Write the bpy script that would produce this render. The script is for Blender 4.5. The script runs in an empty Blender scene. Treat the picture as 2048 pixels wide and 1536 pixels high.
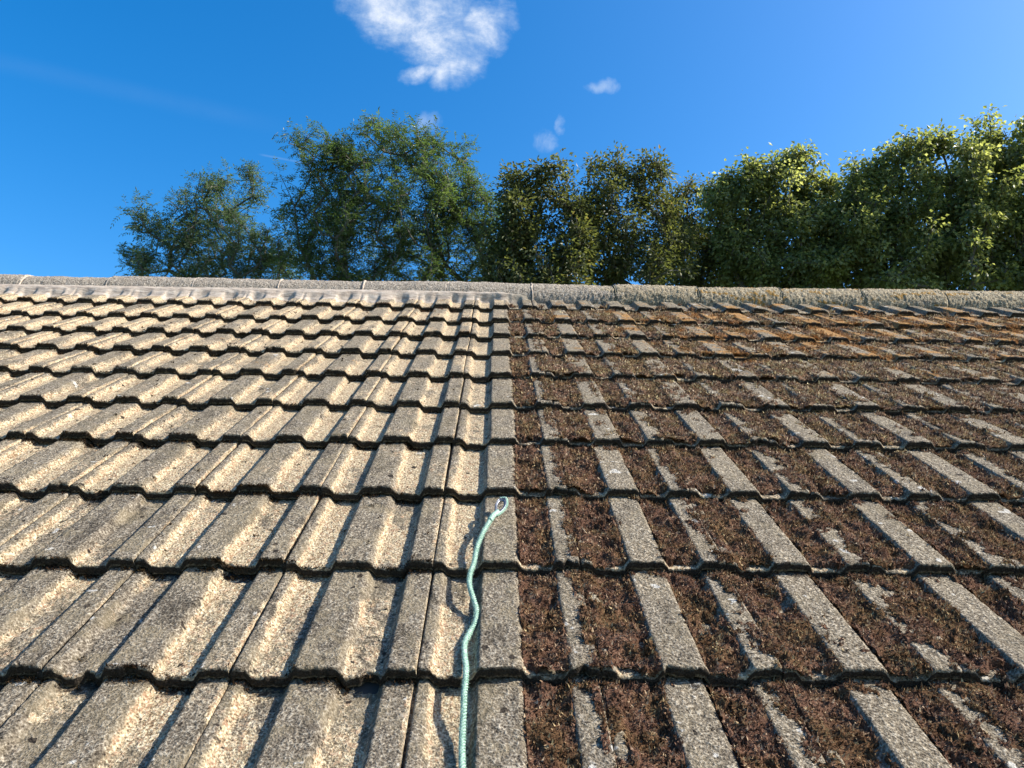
import bpy, math, random
import numpy as np
from mathutils import Matrix, Vector
random.seed(7); rng = np.random.default_rng(7)
sc = bpy.context.scene
col = sc.collection
R_ = math.radians

# ------------------------------------------------------------------ frame of the roof
PITCH = R_(30)
ES = np.array([0, math.cos(PITCH), math.sin(PITCH)])       # up the slope
EN = np.array([0, -math.sin(PITCH), math.cos(PITCH)])      # out of the roof
EX = np.array([1.0, 0, 0])
H = 0.8164
EYE = np.array([0, 0, 3.46])
def rw(u, v, n):                                           # roof coordinates -> world
    u, v, n = np.broadcast_arrays(u, v, n)
    return EYE + u[..., None]*EX + v[..., None]*ES + (n[..., None]-H)*EN

# ------------------------------------------------------------------ camera
def rotm(a, b, c):
    ca, sa, cb, sb, cc, s_c = math.cos(a), math.sin(a), math.cos(b), math.sin(b), math.cos(c), math.sin(c)
    return (np.array([[cc, -s_c, 0], [s_c, cc, 0], [0, 0, 1]]) @ np.array([[1, 0, 0], [0, ca, -sa], [0, sa, ca]])
            @ np.array([[cb, 0, sb], [0, 1, 0], [-sb, 0, cb]]))
RC = rotm(-0.3115, -0.0243, -0.0208)
B = np.stack([EX, EN, ES], 1)
AX = B @ RC.T                                              # columns: right, up, forward in world
cam_d = bpy.data.cameras.new('camera'); cam = bpy.data.objects.new('camera', cam_d); col.objects.link(cam)
cam_d.sensor_width = 36; cam_d.lens = 36*1538/2048; cam_d.clip_start = .05; cam_d.clip_end = 2000
M = Matrix.Identity(4)
for i in range(3):
    M[i][0] = AX[i, 0]; M[i][1] = AX[i, 1]; M[i][2] = -AX[i, 2]; M[i][3] = EYE[i]
cam.matrix_world = M
sc.camera = cam
def ray(x, y):                                             # viewing direction with unit forward depth
    return AX[:, 0]*(x-1024)/1538 + AX[:, 1]*(768-y)/1538 + AX[:, 2]

# ------------------------------------------------------------------ light
SUN = np.array([1.32, -0.10, 1.10]); SUN /= np.linalg.norm(SUN)
elev = math.asin(SUN[2]); azim = math.atan2(SUN[0], SUN[1])
sl = bpy.data.lights.new('sun', 'SUN'); sl.energy = 5.0; sl.angle = R_(.53); sl.color = (1, .945, .85)
so = bpy.data.objects.new('sun', sl); col.objects.link(so)
so.rotation_euler = Vector(SUN).to_track_quat('Z', 'Y').to_euler(); so.location = (8, 0, 12)
sc.view_settings.view_transform = 'Standard'; sc.view_settings.look = 'None'
sc.view_settings.exposure = 0.98; sc.view_settings.gamma = 1

# small node helper
class NT:
    def __init__(s, nt): s.nt = nt
    def n(s, t, ins=None, **kw):
        o = s.nt.nodes.new(t)
        for k, v in kw.items(): setattr(o, k, v)
        for k, v in (ins or {}).items():
            i = o.inputs[k]
            if isinstance(v, bpy.types.NodeSocket): s.nt.links.new(v, i)
            else:
                if hasattr(i.default_value, '__len__') and not hasattr(v, '__len__'): v = [v]*len(i.default_value)
                if hasattr(i.default_value, '__len__') and len(i.default_value) == 4 and len(v) == 3: v = (*v, 1)
                i.default_value = v
        return o
    def m(s, op, a, b=None, c=None, clamp=False):
        ins = {0: a}
        if b is not None: ins[1] = b
        if c is not None: ins[2] = c
        o = s.n('ShaderNodeMath', ins, operation=op); o.use_clamp = clamp
        return o.outputs[0]
    def vm(s, op, a, b=None):
        ins = {0: a}
        if b is not None: ins[1] = b
        o = s.n('ShaderNodeVectorMath', ins, operation=op)
        return o.outputs['Value'] if op == 'DOT_PRODUCT' else o.outputs[0]
    def noise(s, vec, scale, det=2, rough=.5, dist=0):
        return s.n('ShaderNodeTexNoise', {'Vector': vec, 'Scale': scale, 'Detail': det, 'Roughness': rough, 'Distortion': dist})
    def mr(s, v, a, b, c=0, d=1, smooth=True):
        o = s.n('ShaderNodeMapRange', {0: v, 1: a, 2: b, 3: c, 4: d}); o.interpolation_type = 'SMOOTHSTEP' if smooth else 'LINEAR'
        return o.outputs[0]
    def mix(s, f, a, b, mode='MIX'):
        o = s.n('ShaderNodeMixRGB', {0: f, 1: a, 2: b}, blend_type=mode); return o.outputs[0]
    def ramp(s, v, stops):
        o = s.n('ShaderNodeValToRGB', {0: v}); e = o.color_ramp.elements
        while len(e) < len(stops): e.new(.5)
        for k, (p, c) in enumerate(stops): e[k].position = p; e[k].color = (*c, 1)
        return o.outputs[0]
    def attr(s, name, what='Fac'):
        return s.n('ShaderNodeAttribute', attribute_name=name).outputs[what]

w = bpy.data.worlds.new('World'); sc.world = w; w.use_nodes = True
g = NT(w.node_tree); w.node_tree.nodes.clear()
sky = g.n('ShaderNodeTexSky', sky_type='NISHITA'); sky.sun_disc = False
sky.sun_elevation = elev; sky.sun_rotation = azim
sky.air_density = 1.0; sky.dust_density = 2.2; sky.ozone_density = 3.0; sky.altitude = 300
hs = g.n('ShaderNodeHueSaturation', {'Saturation': 1.44, 'Value': 1.0, 'Color': sky.outputs[0]})
# clouds: placed by direction, far away in the sky
tc = g.n('ShaderNodeTexCoord').outputs['Generated']
cf = ray(900, 120); cf /= np.linalg.norm(cf)
cr = np.cross(cf, [0, 0, 1]); cr /= np.linalg.norm(cr); cu = np.cross(cr, cf)
df = g.m('MAXIMUM', g.vm('DOT_PRODUCT', tc, tuple(cf)), .05)
ga = g.m('DIVIDE', g.vm('DOT_PRODUCT', tc, tuple(cr)), df)
gb = g.m('DIVIDE', g.vm('DOT_PRODUCT', tc, tuple(cu)), df)
uv = g.n('ShaderNodeCombineXYZ', {0: ga, 1: gb}).outputs[0]
def cpos(x, y):
    d = ray(x, y); f = d@cf; return d@cr/f, d@cu/f
warp = g.noise(uv, 9, 4, .6).outputs['Color']
uvw = g.vm('ADD', uv, g.vm('SCALE', g.vm('SUBTRACT', warp, (.5, .5, .5))))
uvw.node.inputs[1].links[0].from_node.inputs['Scale'].default_value = .07
cs = g.n('ShaderNodeSeparateXYZ', {0: uvw})
def blob(x, y, rx, ry, ang=0):
    a0, b0 = cpos(x, y)
    da = g.m('SUBTRACT', cs.outputs[0], a0); db = g.m('SUBTRACT', cs.outputs[1], b0)
    c_, s_ = math.cos(ang), math.sin(ang)
    p = g.m('ADD', g.m('MULTIPLY', da, c_), g.m('MULTIPLY', db, s_)); q = g.m('SUBTRACT', g.m('MULTIPLY', db, c_), g.m('MULTIPLY', da, s_))
    p = g.m('DIVIDE', p, rx/1538); q = g.m('DIVIDE', q, ry/1538)
    d = g.m('ADD', g.m('MULTIPLY', p, p), g.m('MULTIPLY', q, q))
    return g.m('SUBTRACT', 1, d, clamp=True)
dens = None
for b in [(830, -30, 150, 125, .1), (790, 20, 105, 75, -.5), (880, 80, 110, 70, -.7), (960, 60, 55, 95, -.5), (890, 130, 34, 62, 0), (850, 140, 60, 25, .3)]:
    k = blob(*b); dens = k if dens is None else g.m('MAXIMUM', dens, k)
wmap = g.n('ShaderNodeMapping', {'Vector': uv, 'Rotation': (0, 0, -.75), 'Scale': (1, 2.1, 1)}).outputs[0]
nz = g.m('ADD', g.m('MULTIPLY', g.noise(wmap, 12, 12, .68, .35).outputs['Fac'], .6), g.m('MULTIPLY', g.noise(uv, 24, 10, .7, .1).outputs['Fac'], .4))
main = g.mr(g.m('ADD', g.m('MULTIPLY', dens, 1.15), g.m('MULTIPLY', g.m('SUBTRACT', nz, .5), 3.6)), .05, 1.75)
main = g.m('MULTIPLY', main, g.mr(dens, 0, .15))
small = None
for b in [(1100, 272, 38, 24, .1), (1132, 250, 14, 22, -.2), (1220, 182, 34, 16, 0), (862, 243, 34, 22, .3)]:
    k = blob(*b); small = k if small is None else g.m('MAXIMUM', small, k)
sblob = small
n2 = g.noise(uv, 34, 8, .68, .5).outputs['Fac']
small = g.m('MULTIPLY', g.mr(g.m('ADD', small, g.m('MULTIPLY', g.m('SUBTRACT', n2, .5), 2.4)), .2, 2.0), g.m('MULTIPLY', g.mr(sblob, .02, .3), .7))
small = g.m('MULTIPLY', small, g.mr(dens, .2, 0))
def trail(x0, y0, x1, y1, wd, amt):
    a0, b0 = cpos(x0, y0); a1, b1 = cpos(x1, y1); L = math.hypot(a1-a0, b1-b0); dx, dy = (a1-a0)/L, (b1-b0)/L
    sp = g.n('ShaderNodeSeparateXYZ', {0: uv})
    da = g.m('SUBTRACT', sp.outputs[0], a0); db = g.m('SUBTRACT', sp.outputs[1], b0)
    p = g.m('DIVIDE', g.m('ADD', g.m('MULTIPLY', da, dx), g.m('MULTIPLY', db, dy)), L)
    q = g.m('ABSOLUTE', g.m('SUBTRACT', g.m('MULTIPLY', db, dx), g.m('MULTIPLY', da, dy)))
    k = g.m('MULTIPLY', g.mr(q, wd/1538, 0), g.m('MULTIPLY', g.mr(p, -.05, .1), g.mr(p, 1.05, .75)))
    return g.m('MULTIPLY', k, g.m('MULTIPLY', g.mr(nz, .3, .7, .5, 1), amt))
tr = g.m('ADD', trail(-200, 80, 600, 262, 26, .032), trail(520, 309, 640, 332, 3.2, .16))
cd = g.m('ADD', g.m('ADD', main, small), tr, clamp=True)
shade = g.mix(g.mr(main, .3, 1.0), (2.5, 3.1, 3.9), (4.1, 4.25, 4.5))
skc = g.mix(g.m('MULTIPLY', cd, .93), hs.outputs[0], shade)
bg = g.n('ShaderNodeBackground', {'Color': skc, 'Strength': 0.132})
out = g.n('ShaderNodeOutputWorld', {0: bg.outputs[0]})

# ------------------------------------------------------------------ noise helpers (numpy)
def hsh(i, j, seed):
    x = (i*374761393 + j*668265263 + seed*1442695041) & 0xffffffff
    x = ((x ^ (x >> 13))*1274126177) & 0xffffffff
    x = ((x ^ (x >> 16))*2246822519) & 0xffffffff
    return ((x ^ (x >> 15)) & 0xffffff)/float(0xffffff)
def vn(x, y, seed=0):
    x = np.asarray(x, float); y = np.asarray(y, float)
    i = np.floor(x).astype(np.int64); j = np.floor(y).astype(np.int64); a = x-i; b = y-j
    a = a*a*(3-2*a); b = b*b*(3-2*b)
    return (hsh(i, j, seed)*(1-a)+hsh(i+1, j, seed)*a)*(1-b)+(hsh(i, j+1, seed)*(1-a)+hsh(i+1, j+1, seed)*a)*b
def fbm(x, y, seed=0, o=3):
    r = 0; t = 0; a = 1.0
    for k in range(o): r = r+a*vn(x*2**k, y*2**k, seed+k*17); t += a; a *= .55
    return r/t
def ss(x, a, b):
    t = np.clip((x-a)/(b-a), 0, 1); return t*t*(3-2*t)

def mk_mesh(name, V, F, mat, smooth=False, attrs=None, fattrs=None):
    """V (n,3); F list of int arrays (m,3) or (m,4)"""
    me = bpy.data.meshes.new(name)
    V = np.asarray(V, np.float32); F = [f for f in F if len(f)]
    me.vertices.add(len(V)); me.vertices.foreach_set('co', V.ravel())
    loops = np.concatenate([f.ravel() for f in F]).astype(np.int32)
    sizes = np.concatenate([np.full(len(f), f.shape[1]) for f in F])
    starts = np.concatenate([[0], np.cumsum(sizes)[:-1]]).astype(np.int32)
    me.loops.add(len(loops)); me.loops.foreach_set('vertex_index', loops)
    me.polygons.add(len(sizes)); me.polygons.foreach_set('loop_start', starts); me.polygons.foreach_set('loop_total', sizes.astype(np.int32))
    me.update(calc_edges=True)
    me.polygons.foreach_set('use_smooth', np.full(len(sizes), smooth))
    for k, v in (attrs or {}).items():
        a = me.attributes.new(k, 'FLOAT', 'POINT'); a.data.foreach_set('value', np.asarray(v, np.float32).ravel())
    for k, v in (fattrs or {}).items():
        a = me.attributes.new(k, 'FLOAT', 'FACE'); a.data.foreach_set('value', np.asarray(v, np.float32).ravel())
    me.materials.append(mat)
    return me
def add(name, me, parent=None, loc=None):
    o = bpy.data.objects.new(name, me); col.objects.link(o)
    if loc is not None: o.location = loc
    if parent is not None: o.parent = parent
    return o
def tag(o, label=None, cat=None, group=None, kind=None):
    if label: o['label'] = label
    if cat: o['category'] = cat
    if group: o['group'] = group
    if kind: o['kind'] = kind
    return o

# ------------------------------------------------------------------ materials
def new_mat(name):
    m = bpy.data.materials.new(name); m.use_nodes = True; m.node_tree.nodes.clear(); return m, NT(m.node_tree)
def finish(g, color, rough=.9, bump=None, bstr=.5, bdist=.001, spec=.3, trans=None):
    ins = {'Base Color': color, 'Roughness': rough, 'Specular IOR Level': spec}
    if bump is not None:
        ins['Normal'] = g.n('ShaderNodeBump', {'Height': bump, 'Strength': bstr, 'Distance': bdist}).outputs[0]
    p = g.n('ShaderNodeBsdfPrincipled', ins); s = p.outputs[0]
    if trans is not None:
        t = g.n('ShaderNodeBsdfTranslucent', {'Color': trans[0]})
        s = g.n('ShaderNodeMixShader', {0: trans[1], 1: s, 2: t.outputs[0]}).outputs[0]
    g.n('ShaderNodeOutputMaterial', {0: s})
def objvec(g):
    c = g.n('ShaderNodeTexCoord').outputs['Object']; r = g.n('ShaderNodeObjectInfo').outputs['Random']
    return g.vm('ADD', c, g.n('ShaderNodeCombineXYZ', {0: g.m('MULTIPLY', r, 37), 1: g.m('MULTIPLY', r, 91), 2: g.m('MULTIPLY', r, 53)}).outputs[0])

def tile_mat():
    m, g = new_mat('weathered_concrete')
    v = objvec(g)
    fine = g.noise(v, 300, 3, .78).outputs['Fac']; mid = g.noise(v, 90, 3, .6).outputs['Fac']; big = g.noise(v, 14, 3, .55).outputs['Fac']; fib = g.noise(g.n('ShaderNodeMapping', {'Vector': v, 'Scale': (150, 60, 60)}).outputs[0], 1, 3, .7, 1.2).outputs['Fac']
    vor = g.n('ShaderNodeTexVoronoi', {'Vector': v, 'Scale': 210.0}).outputs['Distance']
    f2 = g.m('ADD', g.m('MULTIPLY', fine, .75), g.m('MULTIPLY', vor, .35))
    f3 = g.m('ADD', f2, g.m('MULTIPLY', g.m('SUBTRACT', mid, .5), .35))
    grey = g.ramp(f3, [(.34, (.020, .016, .011)), (.45, (.088, .071, .051)), (.58, (.170, .142, .105)), (.74, (.38, .335, .26))])
    stn = g.noise(g.n('ShaderNodeMapping', {'Vector': v, 'Scale': (26, 8, 8)}).outputs[0], 1, 4, .6, .6).outputs['Fac']
    grey = g.mix(g.mr(stn, .48, .66, 0, .8), grey, g.ramp(f3, [(.36, (.006, .005, .004)), (.6, (.062, .052, .038)), (.75, (.19, .16, .12))]))
    greyb = g.mix(g.mr(big, .44, .60), grey, g.mix(.4, grey, (.24, .195, .12)))
    pale = g.ramp(f3, [(.36, (.022, .016, .011)), (.46, (.12, .096, .066)), (.60, (.225, .185, .13)), (.73, (.46, .40, .30))])
    grey2 = g.mix(g.attr('pale'), greyb, pale)
    cream = g.ramp(f3, [(.34, (.085, .055, .030)), (.44, (.25, .19, .115)), (.56, (.42, .34, .215)), (.72, (.66, .58, .41))])
    cream = g.mix(g.mr(fib, .48, .62, 0, .85), cream, g.ramp(f3, [(.36, (.05, .028, .014)), (.6, (.25, .155, .085)), (.75, (.42, .30, .19))]))
    pink = g.mix(g.mr(mid, .48, .72, 0, .7), cream, (.24, .125, .075))
    ca = g.m('ADD', g.attr('cream'), g.m('ADD', g.m('MULTIPLY', g.m('SUBTRACT', mid, .5), 1.3), g.m('MULTIPLY', g.m('SUBTRACT', fine, .5), .9)))
    c = g.mix(g.mr(ca, .30, .85), grey2, pink)
    org = g.m('ADD', g.attr('orange'), g.m('MULTIPLY', g.m('SUBTRACT', mid, .5), 2.0))
    oc = g.ramp(fine, [(.35, (.10, .055, .025)), (.52, (.30, .155, .05)), (.7, (.44, .29, .13))])
    c = g.mix(g.mr(org, .40, .78), c, oc)
    wh = g.m('ADD', g.attr('white'), g.m('MULTIPLY', g.m('SUBTRACT', mid, .5), .9))
    c = g.mix(g.mr(wh, .48, .62, 0, .85), c, (.45, .43, .38))
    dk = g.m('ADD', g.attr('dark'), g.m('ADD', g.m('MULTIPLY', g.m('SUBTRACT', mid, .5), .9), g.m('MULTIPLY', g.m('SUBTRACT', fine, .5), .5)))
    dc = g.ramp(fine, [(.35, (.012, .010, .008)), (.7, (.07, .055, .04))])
    pv = g.n('ShaderNodeTexVoronoi', {'Vector': g.vm('ADD', v, g.vm('SCALE', g.noise(v, 70, 2).outputs['Color'])), 'Scale': 24.0}); pv.inputs['Vector'].links[0].from_node.inputs[1].links[0].from_node.inputs['Scale'].default_value = .022
    pr_ = g.n('ShaderNodeSeparateXYZ', {0: pv.outputs['Color']}).outputs[0]
    pit = g.m('MULTIPLY', g.mr(g.m('DIVIDE', pv.outputs['Distance'], g.mr(pr_, .55, 1.0, .06, .26, False)), 1.05, .55), g.mr(pr_, .55, .6))
    dk = g.m('ADD', dk, pit)
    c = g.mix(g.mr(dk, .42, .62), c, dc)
    h = g.m('ADD', g.m('MULTIPLY', f2, 1.0), g.m('MULTIPLY', mid, 1.6))
    finish(g, c, .95, h, 1.0, .0045, .12)
    return m
TILE = tile_mat()
def moss_mat(name, stops, tint):
    m, g = new_mat(name)
    v = objvec(g)
    a = g.noise(v, 260, 3, .7).outputs['Fac']; b = g.noise(v, 16, 3, .6).outputs['Fac']
    f = g.m('ADD', g.m('MULTIPLY', g.attr('rnd'), .45), g.m('MULTIPLY', a, .6))
    c = g.ramp(f, stops)
    c = g.mix(g.mr(b, .40, .62, 0, .95), c, g.mix(1.0, c, tint, 'MULTIPLY'))
    c = g.mix(g.mr(g.attr('far'), 0, 1, 0, .95), c, g.mix(1.0, c, (1.45, 1.62, 1.65), 'MULTIPLY'))  # paler up-slope and to the right: greyer moss plus glare painted in
    oa = g.m('ADD', g.attr('org'), g.m('MULTIPLY', g.m('SUBTRACT', a, .5), 1.2))
    c = g.mix(g.mr(oa, .45, .75, 0, .8), c, g.ramp(f, [(.25, (.12, .05, .02)), (.5, (.34, .15, .045)), (.8, (.5, .32, .14))]))
    finish(g, c, 1.0, a, .9, .004, .05, (c, .18))
    return m
MOSS = moss_mat('brown_moss', [(.26, (.010, .006, .004)), (.42, (.085, .043, .028)), (.58, (.215, .125, .082)), (.82, (.52, .39, .26))], (.95, 1.0, .78))
DEBRIS = moss_mat('dry_dark_moss', [(.2, (.010, .007, .005)), (.5, (.04, .024, .015)), (.8, (.12, .07, .035))], (.9, 1.0, .8))
def ridge_mat():
    m, g = new_mat('granular_ridge_concrete')
    v = objvec(g)
    f = g.noise(v, 160, 3, .7).outputs['Fac']; b = g.noise(v, 9, 3, .6).outputs['Fac']; k = g.noise(v, 45, 3, .6).outputs['Fac']
    c = g.ramp(f, [(.34, (.06, .045, .032)), (.46, (.21, .175, .135)), (.58, (.35, .305, .245)), (.72, (.60, .54, .45))])
    l = g.ramp(f, [(.34, (.05, .036, .02)), (.48, (.23, .185, .12)), (.66, (.50, .43, .30))])
    c = g.mix(g.mr(g.m('ADD', g.attr('lichen'), g.m('SUBTRACT', k, .5)), .35, .65), c, l)
    c = g.mix(g.mr(g.m('ADD', g.attr('orange'), g.m('MULTIPLY', g.m('SUBTRACT', k, .5), 1.2)), .5, .65), c, (.26, .15, .04))
    finish(g, c, .95, g.m('ADD', f, k), 1, .006, .15)
    return m
RIDGE = ridge_mat()
def mortar_mat():
    m, g = new_mat('smeared_mortar')
    v = objvec(g)
    st = g.n('ShaderNodeMapping', {'Vector': v, 'Scale': (14, 60, 60)}).outputs[0]
    a = g.noise(st, 1, 4, .6, .8).outputs['Fac']; b = g.noise(v, 200, 2, .6).outputs['Fac']
    c = g.ramp(a, [(.3, (.22, .165, .125)), (.5, (.42, .345, .27)), (.72, (.62, .54, .44))])
    c = g.mix(.35, c, g.ramp(b, [(.3, (.08, .065, .05)), (.7, (.40, .35, .29))]))
    f = g.noise(v, 150, 3, .7).outputs['Fac']
    l = g.ramp(f, [(.32, (.03, .025, .015)), (.5, (.13, .115, .075)), (.68, (.33, .31, .23))])
    c = g.mix(g.attr('lichen'), c, l)
    finish(g, c, .9, g.m('ADD', a, g.m('ADD', g.m('MULTIPLY', b, .3), g.m('MULTIPLY', f, g.attr('lichen')))), .8, .006, .2)
    return m
MORTAR = mortar_mat()
def plain(name, c, rough=.8, metal=0, scale=30, var=.25, bump=.3, bd=.002):
    m, g = new_mat(name); v = objvec(g)
    n = g.noise(v, scale, 4, .6).outputs['Fac']
    lo = tuple(x*(1-var) for x in c); hi = tuple(min(1, x*(1+var)) for x in c)
    cc = g.ramp(n, [(.3, lo), (.7, hi)])
    p = g.n('ShaderNodeBsdfPrincipled', {'Base Color': cc, 'Roughness': rough, 'Metallic': metal,
            'Normal': g.n('ShaderNodeBump', {'Height': n, 'Strength': bump, 'Distance': bd}).outputs[0]})
    g.n('ShaderNodeOutputMaterial', {0: p.outputs[0]}); return m

# ------------------------------------------------------------------ ground
GRASS = plain('mown_grass', (.05, .08, .025), .95, 0, 3, .4)
me = mk_mesh('ground', [(-400, -400, 0), (400, -400, 0), (400, 400, 0), (-400, 400, 0)], [np.array([[0, 1, 2, 3]])], GRASS)
tag(add('ground', me), kind='structure')

# ------------------------------------------------------------------ house
house = bpy.data.objects.new('house', None); col.objects.link(house); house.location = (0, 3.2, 0)
tag(house, 'house roof of interlocking concrete tiles, cleaned left of the rope and mossy right of it', 'house')
HL = np.array([0, 3.2, 0])
def child(name, me, loc=(0, 0, 0), parent=None):
    o = bpy.data.objects.new(name, me); col.objects.link(o)
    o.parent = parent or house
    o.location = Vector(loc) - (Vector(HL) if parent is None else Vector((0, 0, 0)))
    return o
V0 = [1.0459, 1.3761, 1.7081, 2.028, 2.3465, 2.6649, 2.9759, 3.2758, 3.5648, 3.8672]
N0 = [-.0038, -.004, .0012, .0055, .0024, .0037, .0013, -.0017, -.0017, -.0029]
S0 = [-.0069, -.0062, -.0047, .0026, .0028, .0002, .0023, .0045, .0026, .003]
def RV(r): return V0[r] if 0 <= r <= 9 else (V0[0]+.33*r if r < 0 else 4.18)
def RN(r): return N0[r] if 0 <= r <= 9 else (-.004 if r < 0 else -.003)
def RS(r): return S0[r] if 0 <= r <= 9 else (-.007 if r < 0 else .003)
U0, OD, HP, STEP = -.0121, .0019, .0190, .0245
def colU(c, r): return U0+.15*c+(OD if c % 2 else 0)+RS(r)
PS = np.array([-.006, .0022, .0040, .0075, .020, .023, .0345, .038, .089, .092, .102, .106, .168, .172, .1835, .187, .239, .242, .252, .256, .2965, .2992, .2999])
PN = np.array([-.011, -.011, -.0045, -.0030, -.0033, -.0048, -.0178, -.0190, -.0190, -.0175, -.0015, 0, 0, -.0015, -.0178, -.0190, -.0190, -.0175, -.0015, 0, 0, -.0012, -.008])
def prof(s): return np.interp(s, PS, PN)
def s_samples(ds):
    out = []
    for a, b in zip(PS[:-1], PS[1:]):
        n = max(1, int(round((b-a)/ds))); out += list(a+(b-a)*np.arange(n)/n)
    return np.array(out+[PS[-1]])
def surf(u, r, v):
    """height of the clean tile surface of row r"""
    s = (u-(colU(-1, r)+.046)) % .3
    g_ = RV(r+1)-RV(r)
    return RN(r)+prof(s)+(RN(r+1)-STEP-RN(r))*(v-RV(r))/g_
BOUND = .045
def grid_faces(nr, nc, off=0):
    i = np.arange(nr-1)[:, None]*nc+np.arange(nc-1)[None, :]
    i = i.ravel()+off
    return np.stack([i, i+1, i+nc+1, i+nc], 1)
def tile_masks(uu, vv, S, T, r, k, gauge):
    left = uu < BOUND
    hn = (prof(S)+HP)/HP                          # 1 on roll, 0 in pan
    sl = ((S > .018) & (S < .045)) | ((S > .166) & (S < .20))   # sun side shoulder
    big = fbm(uu*9, vv*6, 5); med = fbm(uu*45, vv*28, 9); tilen = hsh(np.int64(k), np.int64(r), 3)
    edge = .10+.03*min(max(r, 0), 6)
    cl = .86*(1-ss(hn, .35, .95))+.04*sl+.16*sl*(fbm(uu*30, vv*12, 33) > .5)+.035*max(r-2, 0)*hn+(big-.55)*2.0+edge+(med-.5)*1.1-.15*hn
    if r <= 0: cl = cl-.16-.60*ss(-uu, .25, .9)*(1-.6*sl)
    if r == 1: cl = cl-.06-.35*ss(-uu, .4, 1.1)*(1-.6*sl)
    if r >= 7: cl = cl+.18
    cl = cl+.30*(tilen-.5)+.55*(S > .2930)
    cr_ = .15*(1-hn)+(big-.6)*.8+.75*ss(.022-T, 0, .02)*(hn < .7)*(fbm(uu*18, vv*0+r*3.3, 29) > .56)
    cream = np.where(left, cl, cr_)
    pale = np.where(left, np.clip(.1+.09*r+(big-.5), 0, 1), np.clip(.55+(big-.5)*1.2-.03*r, 0, 1))
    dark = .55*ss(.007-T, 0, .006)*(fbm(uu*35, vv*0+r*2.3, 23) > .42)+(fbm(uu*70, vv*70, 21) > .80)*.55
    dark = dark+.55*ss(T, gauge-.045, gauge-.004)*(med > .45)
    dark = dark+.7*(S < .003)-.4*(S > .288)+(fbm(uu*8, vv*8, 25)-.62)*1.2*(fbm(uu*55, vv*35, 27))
    spots = np.zeros_like(uu)
    orange = np.zeros_like(uu)
    if r >= 5:
        w_ = ss(uu, .2, 1.2)*(.40 if r == 9 else .64 if r >= 7 else .42 if r == 6 else .14)
        orange = w_*(.45+.5*hn)+(fbm(uu*14, vv*14, 41)-.5)*2.0
        orange = np.where(left | (uu < .2), fbm(uu*13, vv*13, 44)-.42 if r > 3 else 0, orange)
        if r == 8: orange = np.where(~left, orange+.12*ss(uu, .2, .8), orange)
    if r >= 3: dark = dark+np.where(left, 0, (fbm(uu*26, vv*26, 47)-.45)*1.5*min(1, (r-2)/3))
    white = (fbm(uu*28, vv*28, 61)-.71)*4+.2*(~left)
    for (wu, wv, wr) in SPLATS:
        d = np.hypot((uu-wu), (vv-wv)*.8); white = white+.9*ss(wr-d, 0, .006)*(med > .45)
    return cream, pale, dark, orange, white
def unproj(x, y, n=0.0):
    d = ray(x, y); t = (n-H)/(d@EN); p = d*t
    return float(p@EX), float(p@ES)
SPLATS = [(*unproj(797, 1078), .016), (*unproj(780, 1068), .009), (*unproj(100, 1035), .020), (*unproj(1125, 1045), .012), (*unproj(1520, 1018), .012), (*unproj(250, 1448), .01), (*unproj(1480, 1265), .010)]

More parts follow.
